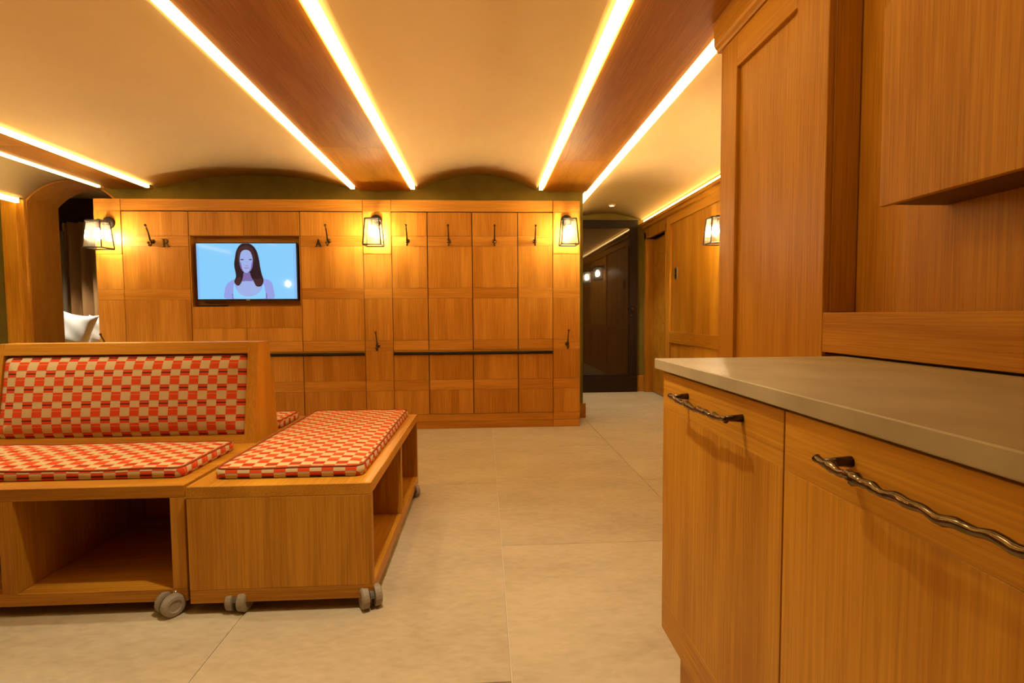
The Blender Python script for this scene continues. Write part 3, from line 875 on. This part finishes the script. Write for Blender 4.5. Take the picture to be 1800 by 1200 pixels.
XC = 0.485
def twig_handle(par, y0, y1, zc, seed):
    rnd = random.Random(seed)
    h = empty('handle', (XC, (y0 + y1) / 2, zc)); h.parent = par; h.location = Vector((XC, (y0 + y1) / 2, zc)) - wloc(par)
    n = 44
    pts, rad = [], []
    knots = sorted(rnd.uniform(0.1, 0.95) for _ in range(6))
    for i in range(n + 1):
        f = i / n
        yv = y0 + (y1 - y0) * f
        bow = 0.004 * math.sin(math.pi * f)
        pts.append((XC - 0.038 - bow + 0.0010 * math.sin(17 * f + seed), yv, zc - 0.003 * math.sin(math.pi * f) + 0.0011 * math.sin(23 * f + 2 * seed) + 0.0012 * math.sin(51 * f)))
        r = 0.0055 + 0.0006 * math.sin(31 * f + seed)
        for kx in knots:
            r += 0.0020 * math.exp(-((f - kx) / 0.012) ** 2)
        if f < 0.02 or f > 0.98: r += 0.0012
        rad.append(r)
    bm = bmesh.new(); bm_tube(bm, pts, rad, 10)
    for v in bm.verts:
        v.co += Vector((rnd.uniform(-1, 1), rnd.uniform(-1, 1), rnd.uniform(-1, 1))) * 0.0005
    link('twig_bar', bm, 'bronze', h, (XC - 0.038, (y0 + y1) / 2, zc), smooth=True)
    for yy in (y0 + 0.05 * (y1 - y0), y1 - 0.05 * (y1 - y0)):
        bm = bmesh.new()
        bm_tube(bm, [(XC, yy, zc), (XC - 0.018, yy, zc), (XC - 0.036, yy, zc)], [0.0078, 0.0062, 0.0048], 10)
        link('post', bm, 'bronze_dark', h, (XC, yy, zc), smooth=True)
    return h
def base_cabinet(y0, y1, hy0, hy1, seed, label):
    r = empty('base_cabinet', (0.75, (y0 + y1) / 2, 0))
    box('carcass', XC + 0.021, 1.095, y0 + .0005, y1 - .0005, 0.17, 0.888, 'oak_z', r, bev=0.001)
    d = box('door', XC, XC + 0.020, y0 + 0.0015, y1 - 0.0015, 0.262, 0.786, 'oak_z', r, bev=0.0006)
    box('rail', XC, XC + 0.020, y0 + 0.0015, y1 - 0.0015, 0.7862, 0.8815, 'oak_y', d, bev=0.0006)
    box('rail', XC, XC + 0.020, y0 + 0.0015, y1 - 0.0015, 0.172, 0.2618, 'oak_y', d, bev=0.0006)
    twig_handle(d, hy0, hy1, 0.842, seed)
    box('plinth', XC + 0.05, 1.09, y0 + (0.0 if seed else 0), y1 - 0.012, 0.0, 0.169, 'oak_y', r, bev=0.001)
    return tag(r, label, 'cabinet', 'base cabinets under the stone worktop')
base_cabinet(0.797, 1.358, 0.918, 1.206, 3, 'wooden base cabinet at the far end of the worktop, seen whole')
base_cabinet(0.236, 0.796, 0.372, 0.660, 5, 'wooden base cabinet cut off by the right edge of the view')
base_cabinet(-0.33, 0.235, -0.2, 0.09, 7, 'wooden base cabinet below the worktop, beside the viewer')

# ------------------------------------------------------------------ cushions
def rounded_ring(w, l, r, inset, n_c=5, n_e=14):
    hw, hl = w / 2 - inset, l / 2 - inset
    rr = max(0.004, r - inset * 0.6)
    rr = min(rr, hw * 0.9, hl * 0.9)
    pts = []
    corners = [(hw - rr, hl - rr, 0), (-hw + rr, hl - rr, 90), (-hw + rr, -hl + rr, 180), (hw - rr, -hl + rr, 270)]
    for k, (cx, cy, a0) in enumerate(corners):
        for i in range(n_c + 1):
            a = math.radians(a0 + 90 * i / n_c)
            pts.append((cx + rr * math.cos(a), cy + rr * math.sin(a), math.cos(a), math.sin(a)))
        nx, ny, b0 = corners[(k + 1) % 4]
        a = math.radians(a0 + 90)
        e0 = (cx + rr * math.cos(a), cy + rr * math.sin(a)); e1 = (nx + rr * math.cos(a), ny + rr * math.sin(a))
        for i in range(1, n_e):
            f = i / n_e
            pts.append((e0[0] + (e1[0] - e0[0]) * f, e0[1] + (e1[1] - e0[1]) * f, math.cos(a), math.sin(a)))
    return pts

def cushion(name, origin, ux, uy, un, w, l, t, parent=None, puff=0.008, r=0.035, wave=0.0, seed=0, swap=False, pipe=True, uvoff=(0, 0)):
    O, ux, uy, un = Vector(origin), Vector(ux).normalized(), Vector(uy).normalized(), Vector(un).normalized()
    rings = [(0.010, 0.0), (0.001, 0.10 * t), (0.0, 0.5 * t), (0.001, 0.9 * t), (0.007, 1.0 * t), (0.022, t + puff * 0.35), (0.05, t + puff * 0.7), (0.10, t + puff * 0.95)]
    mn = min(w, l) / 2
    k = 0.16
    while k < mn - 0.02:
        rings.append((k, t + puff)); k += 0.05
    bm = bmesh.new(); uvl = bm.loops.layers.uv.new('UVMap')
    R, UV = [], {}
    rnd = random.Random(seed)
    ph = [rnd.uniform(0, 6.28) for _ in range(6)]
    arc = 0.0
    prev = None
    for inset, h in rings:
        ring = []
        for (x, y, nx, ny) in rounded_ring(w, l, r, inset):
            hh = h
            if wave and h > 0.05 * t:
                hh += wave * (math.sin(x * 9 + ph[0]) * math.sin(y * 7 + ph[1]) + 0.5 * math.sin(x * 23 + y * 11 + ph[2])) * min(1, h / t)
            v = bm.verts.new(O + ux * x + uy * y + un * hh)
            if h < 1.0 * t:   # side: unroll outwards
                d = t - h
                u_, v_ = x + nx * d, y + ny * d
            else:
                u_, v_ = x, y
            UV[v] = (v_ + uvoff[0], u_ + uvoff[1]) if swap else (u_ + uvoff[0], v_ + uvoff[1])
            ring.append(v)
        R.append(ring)
    for a, b2 in zip(R, R[1:]):
        n = len(a)
        for i in range(n):
            bm.faces.new((a[i], a[(i + 1) % n], b2[(i + 1) % n], b2[i]))
    bm.faces.new(R[-1]); bm.faces.new(R[0][::-1])
    for f in bm.faces:
        for lp in f.loops:
            lp[uvl].uv = UV[lp.vert]
    pipe_pts = [v.co.copy() for v in R[4]]
    ob = link(name, bm, 'check_fabric', parent, origin, smooth=True)
    if pipe:
        bm = bmesh.new()
        pp = pipe_pts + [pipe_pts[0]]
        pp = [p + un * 0.0015 for p in pp]
        bm_tube(bm, pp, 0.0042, 6)
        link('piping', bm, 'piping_cloth', ob, origin, smooth=True)
    return ob

# ------------------------------------------------------------------ casters
def make_caster(par, x, y, ang):
    """twin wheel furniture caster; ang = direction of the trailing wheels."""
    h = empty('caster', (x, y, 0.0)); h.parent = par; h.location = Vector((x, y, 0)) - wloc(par)
    d = Vector((math.cos(ang), math.sin(ang), 0)); s = Vector((-math.sin(ang), math.cos(ang), 0))
    c = Vector((x, y, 0.038)) + d * 0.018
    tube('stem', [(x, y, 0.045), (x, y, 0.0775)], 0.008, 'steel', h)
    bm = bmesh.new()
    # hood between and over the wheels
    segs = 10
    prof = []
    for i in range(segs + 1):
        a = math.radians(10 + 190 * i / segs)
        prof.append((0.033 * math.cos(a), 0.030 * math.sin(a)))
    for sg, (w0, w1) in enumerate(((-0.007, 0.007),)):
        A = [bm.verts.new(c + d * p + Vector((0, 0, q)) + s * w0) for p, q in prof]
        B = [bm.verts.new(c + d * p + Vector((0, 0, q)) + s * w1) for p, q in prof]
        bm.faces.new(A); bm.faces.new(B[::-1])
        for i in range(len(A)):
            j = (i + 1) % len(A)
            bm.faces.new((A[i], B[i], B[j], A[j]))
    link('hood', bm, 'caster_dark', h, c)
    for sg in (-1, 1):
        bm = bmesh.new()
        n = 20
        R = []
        for off, rad in ((0.009, 0.029), (0.011, 0.038), (0.031, 0.038), (0.036, 0.032), (0.037, 0.022), (0.033, 0.018), (0.033, 0.004)):
            R.append([bm.verts.new(c + s * (sg * off) + (d * math.cos(2 * math.pi * i / n) + Vector((0, 0, 1)) * math.sin(2 * math.pi * i / n)) * rad) for i in range(n)])
        for a, b2 in zip(R, R[1:]):
            for i in range(n):
                bm.faces.new((a[i], a[(i + 1) % n], b2[(i + 1) % n], b2[i]))
        bm.faces.new(R[0]); bm.faces.new(R[-1])
        link('wheel', bm, 'caster_grey', h, c)
    return h

# ------------------------------------------------------------------ bench running away from the viewer
SZ, BZ = 0.455, 0.040
cx0, cx1, cy0, cy1 = -1.032, -0.402, 1.795, 3.040
bc = empty('bench', ((cx0 + cx1) / 2, (cy0 + cy1) / 2, 0))
tag(bc, 'low wooden bench on casters with open cubbies facing the free floor', 'bench', 'wheeled wooden benches')
box('top_board', cx0, cx1, cy0, cy1, 0.413, SZ, 'oak_y', bc, bev=0.002)
box('end_panel', cx0, cx1, cy0, cy0 + 0.028, 0.0875, 0.4128, 'oak_z', bc)
box('end_panel', cx0, cx1, cy1 - 0.028, cy1, 0.0875, 0.4128, 'oak_z', bc)
box('bottom_rail', cx0, cx1, cy0, cy0 + 0.028, BZ, 0.0873, 'oak_x', bc)
box('bottom_rail', cx0, cx1, cy1 - 0.028, cy1, BZ, 0.0873, 'oak_x', bc)
box('bottom_rail', cx1 - 0.028, cx1, cy0 + 0.0282, cy1 - 0.0282, BZ, 0.0873, 'oak_y', bc)
box('bottom_rail', cx0, cx0 + 0.028, cy0 + 0.0282, cy1 - 0.0282, BZ, 0.0873, 'oak_y', bc)
box('shelf_board', cx0 + 0.0283, cx1 - 0.0283, cy0 + 0.0282, cy1 - 0.0282, 0.0778, 0.0868, 'oak_y', bc)
box('back_panel', cx0, cx0 + 0.018, cy0 + 0.0282, cy1 - 0.0282, 0.0875, 0.4128, 'oak_y', bc)
ym = (cy0 + cy1) / 2 + 0.04
box('divider', cx0 + 0.0183, cx1, ym - 0.014, ym + 0.014, 0.0875, 0.4128, 'oak_z', bc)
make_caster(bc, cx1 - 0.022, cy0 + 0.030, math.radians(-62))
make_caster(bc, cx0 + 0.16, cy0 + 0.04, math.radians(-100))
make_caster(bc, cx1 - 0.030, cy1 - 0.12, math.radians(-50))
make_caster(bc, cx0 + 0.12, cy1 - 0.12, math.radians(200))
cu = cushion('seat_cushion', (-0.712, 2.435, SZ), (1, 0, 0), (0, 1, 0), (0, 0, 1), 0.535, 1.135, 0.036, puff=0.010, wave=0.0016, seed=2, uvoff=(0.01, 0.013))
tag(cu, 'long red and beige checked cushion on the bench with open cubbies', 'cushion', 'checked seat cushions')

# ------------------------------------------------------------------ double bench with backrest
ax0, ax1, ay0, ay1 = -2.255, -1.052, 1.818, 3.045
ba = empty('backrest_bench', ((ax0 + ax1) / 2, (ay0 + ay1) / 2, 0))
tag(ba, 'double sided wooden bench with a padded checked backrest and open cubbies', 'bench', 'wheeled wooden benches')
box('top_board', ax0, ax1, ay0, ay1, 0.4105, SZ, 'oak_x', ba, bev=0.002)
for a in (ax0, ax1 - 0.050):
    box('end_panel', a, a + 0.050, ay0, ay1, 0.0850, 0.4103, 'oak_strip', ba)
for yy in (ay0, ay1 - 0.028):
    box('bottom_rail', ax0, ax1, yy, yy + 0.028, BZ, 0.0848, 'oak_x', ba)
for a in (ax0, ax1 - 0.028):
    box('bottom_rail', a, a + 0.028, ay0 + 0.0282, ay1 - 0.0282, BZ, 0.0848, 'oak_y', ba)
box('shelf_board', ax0 + 0.0503, ax1 - 0.0503, ay0 + 0.0282, ay1 - 0.0282, 0.0778, 0.0843, 'oak_x', ba)
box('middle_panel', ax0 + 0.0503, ax1 - 0.0503, 2.50, 2.52, 0.0850, 0.4103, 'oak_x', ba)
xmid = (ax0 + ax1) / 2 + 0.006
box('divider', xmid - 0.026, xmid + 0.024, ay0, 2.4997, 0.0850, 0.4103, 'oak_z', ba)
box('divider', xmid - 0.026, xmid + 0.024, 2.5203, ay1, 0.0850, 0.4103, 'oak_z', ba)
make_caster(ba, ax1 - 0.045, ay0 + 0.005, math.radians(-125))
make_caster(ba, ax0 + 0.06, ay0 + 0.03, math.radians(-70))
make_caster(ba, ax1 - 0.07, ay1 - 0.06, math.radians(80))
make_caster(ba, ax0 + 0.06, ay1 - 0.06, math.radians(60))
# backrest: trapezoid section
b_f, b_b, t_f, t_b, bt = 2.404, 2.684, 2.484, 2.600, 0.920
bx0, bx1 = ax0 - 0.0, -1.068
def fy(z): return b_f + (t_f - b_f) * (z - SZ) / (bt - SZ)
def by(z): return b_b + (t_b - b_b) * (z - SZ) / (bt - SZ)
br_ = empty('backrest', ((bx0 + bx1) / 2, 2.54, SZ)); br_.parent = ba; br_.location = Vector(((bx0 + bx1) / 2, 2.54, SZ)) - wloc(ba)
for a in (bx0, bx1 - 0.046):
    prism('end_board', [(b_f, SZ), (b_b, SZ), (t_b, bt), (t_f, bt)], 'x', a, a + 0.046, 'oak_z', br_)
RT = 0.868
prism('top_rail', [(fy(RT), RT), (by(RT), RT), (t_b, bt), (t_f, bt)], 'x', bx0 + 0.0462, bx1 - 0.0462, 'oak_x', br_)
RB = 0.492
prism('bottom_rail', [(b_f, SZ), (b_f + 0.03, SZ), (fy(RB) + 0.03, RB), (fy(RB), RB)], 'x', bx0 + 0.0462, bx1 - 0.0462, 'oak_x', br_)
prism('inner_board', [(fy(RB) + 0.045, SZ), (fy(RB) + 0.06, SZ), (fy(RT) + 0.06, RT), (fy(RT) + 0.045, RT)], 'x', bx0 + 0.0462, bx1 - 0.0462, 'oak_x', br_)
prism('rear_board', [(b_b - 0.018, SZ), (b_b, SZ), (by(RT), RT), (by(RT) - 0.018, RT)], 'x', bx0 + 0.0462, bx1 - 0.0462, 'oak_x', br_)
sd = Vector((0, t_f - b_f, bt - SZ)).normalized()
nd = Vector((0, -sd.z, sd.y))
zc = (RB + 0.862) / 2
pc = Vector(((bx0 + bx1) / 2, fy(zc), zc)) - nd * 0.040
cushion('backrest_cushion', pc, (1, 0, 0), sd, nd, bx1 - bx0 - 0.094, (0.862 - RB) / sd.z - 0.004, 0.034, br_, puff=0.030, r=0.03, wave=0.0008, seed=5, pipe=False, uvoff=(0.0, 0.02))
cu = cushion('seat_cushion', (-1.655, 2.105, SZ), (1, 0, 0), (0, 1, 0), (0, 0, 1), 1.105, 0.415, 0.034, puff=0.010, wave=0.0026, seed=9, uvoff=(0.02, 0.0))
tag(cu, 'red and beige checked cushion on the front seat of the backrest bench', 'cushion', 'checked seat cushions')
cu = cushion('seat_cushion', (-1.655, 2.850, SZ), (1, 0, 0), (0, 1, 0), (0, 0, 1), 1.180, 0.300, 0.038, puff=0.008, wave=0.001, seed=11, uvoff=(0.0, 0.0))
tag(cu, 'red and beige checked cushion on the rear seat, mostly hidden by the backrest', 'cushion', 'checked seat cushions')

# ------------------------------------------------------------------ room behind the arch
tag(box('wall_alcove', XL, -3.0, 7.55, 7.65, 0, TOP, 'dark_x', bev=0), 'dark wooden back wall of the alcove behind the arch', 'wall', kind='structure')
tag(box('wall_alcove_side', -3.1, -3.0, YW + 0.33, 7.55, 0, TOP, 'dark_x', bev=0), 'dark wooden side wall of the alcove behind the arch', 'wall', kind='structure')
w1 = empty('window_1', (-5.55, 7.50, 0.75))
tag(w1, 'dark window in the alcove behind the arch', 'window', kind='structure')
box('pane', -6.0, -5.62, 7.515, 7.525, 0.80, 2.18, 'dark_glass', w1, bev=0)
box('frame', -6.08, -6.0, 7.48, 7.55, 0.72, 2.26, 'dark_z', w1)
box('frame', -5.62, -5.54, 7.48, 7.55, 0.72, 2.26, 'dark_z', w1)
box('frame', -6.0, -5.62, 7.48, 7.55, 2.18, 2.26, 'dark_x', w1)
box('frame', -6.0, -5.62, 7.48, 7.55, 0.72, 0.80, 'dark_x', w1)
pn = box('alcove_panel', -5.75, -5.43, 6.98, 7.02, 0, 2.16, 'grey_panel', bev=0.004)
tag(pn, 'grey brown upright panel behind the pillows in the alcove', 'panel')
bm = bmesh.new()
pts = []
n = 40
cl0, cl1 = -5.56, -5.05
for i in range(n + 1):
    f = i / n
    pts.append((cl0 + (cl1 - cl0) * f, 7.16 + 0.055 * math.sin(f * 2 * math.pi * 3.5)))
pts2 = [(p, q + 0.012) for p, q in reversed(pts)]
ring = pts + pts2
for i in range(n):
    a = [pts[i], pts[i + 1], (pts[i + 1][0], pts[i + 1][1] + 0.012), (pts[i][0], pts[i][1] + 0.012)]
    bm_prism(bm, a, 'z', 0.03, 2.30)
bmesh.ops.remove_doubles(bm, verts=bm.verts[:], dist=0.0001)
cu_ = link('curtain', bm, 'curtain', None, (-5.3, 7.16, 0.03), smooth=True)
tag(cu_, 'beige curtain hanging in folds in the alcove behind the arch', 'curtain')
tag(tube('curtain_rod', [(-5.70, 7.17, 2.315), (-4.95, 7.17, 2.315)], 0.014, 'black_metal', n=10), 'dark curtain rod above the beige curtain in the alcove', 'curtain rod')
ws = empty('window_seat', (-4.85, 6.55, 0))
tag(ws, 'wooden window seat under the white pillows behind the arch', 'seat')
box('seat_board', -5.50, -4.20, 6.20, 6.95, 0.60, 0.64, 'oak_x', ws)
box('front_panel', -5.48, -4.22, 6.24, 6.26, 0.0, 0.60, 'oak_strip', ws)
box('side_panel', -5.48, -5.46, 6.26, 6.93, 0.0, 0.60, 'oak_strip', ws)
box('side_panel', -4.24, -4.22, 6.26, 6.93, 0.0, 0.60, 'oak_strip', ws)
def pillow(loc, w, h, t, tilt, roll_, yawz, mat, label):
    bm = bmesh.new()
    N = 14
    F, B = {}, {}
    for i in range(N + 1):
        for j in range(N + 1):
            a, b2 = -1 + 2 * i / N, -1 + 2 * j / N
            pin = 1 - 0.16 * (1 - a * a) * (abs(b2) ** 3) ; pin2 = 1 - 0.16 * (1 - b2 * b2) * (abs(a) ** 3)
            th = t * max(0.0, (1 - a ** 4) * (1 - b2 ** 4)) ** 0.6 * (1 + 0.14 * math.sin(5 * a + 3 * b2) * math.sin(4 * b2 + 1))
            X, Z = a * w / 2 * pin2, b2 * h / 2 * pin
            F[i, j] = bm.verts.new((X, -th / 2 - 0.002, Z)); B[i, j] = bm.verts.new((X, th / 2 + 0.002, Z))
    for i in range(N):
        for j in range(N):
            bm.faces.new((F[i, j], F[i + 1, j], F[i + 1, j + 1], F[i, j + 1]))
            bm.faces.new((B[i, j], B[i, j + 1], B[i + 1, j + 1], B[i + 1, j]))
    bd = [(i, 0) for i in range(N)] + [(N, j) for j in range(N)] + [(i, N) for i in range(N, 0, -1)] + [(0, j) for j in range(N, 0, -1)]
    for k_ in range(len(bd)):
        p, q = bd[k_], bd[(k_ + 1) % len(bd)]
        bm.faces.new((F[p], B[p], B[q], F[q]))
    M = Matrix.Rotation(yawz, 4, 'Z') @ Matrix.Rotation(tilt, 4, 'X') @ Matrix.Rotation(roll_, 4, 'Y')
    mz = 1e9
    for v in bm.verts:
        v.co = M @ v.co
        mz = min(mz, v.co.z)
    for v in bm.verts: v.co += Vector(loc) + Vector((0, 0, -mz))
    o = link('pillow', bm, mat, None, loc, smooth=True)
    return tag(o, label, 'pillow', 'pillows on the window seat')
pillow((-4.90, 6.40, 0.64), 0.44, 0.46, 0.15, -0.35, 0.16, 0.1, 'linen', 'white pillow leaning at the front of the pile behind the arch')
pillow((-5.05, 6.64, 0.64), 0.36, 0.32, 0.13, -0.30, -0.2, -0.3, 'linen_grey', 'patterned grey pillow left of the white one behind the arch')
pillow((-4.72, 6.66, 0.64), 0.38, 0.42, 0.13, -0.12, 0.05, 0.2, 'linen', 'white pillow standing right of the pile, half hidden by the lockers')
downlight(-5.0, 6.45, 2.672, 330, 66, 'recessed downlight over the pillows behind the arch', col=(1.0, 0.90, 0.74))

# only the strips, bulbs count as light sources worth sampling directly
for k_, m_ in MATS.items():
    if k_.startswith('scr_') or k_ == 'spot_disc':
        m_.cycles.emission_sampling = 'NONE'
    elif k_ in ('led', 'bulb'):
        m_.cycles.emission_sampling = 'FRONT'
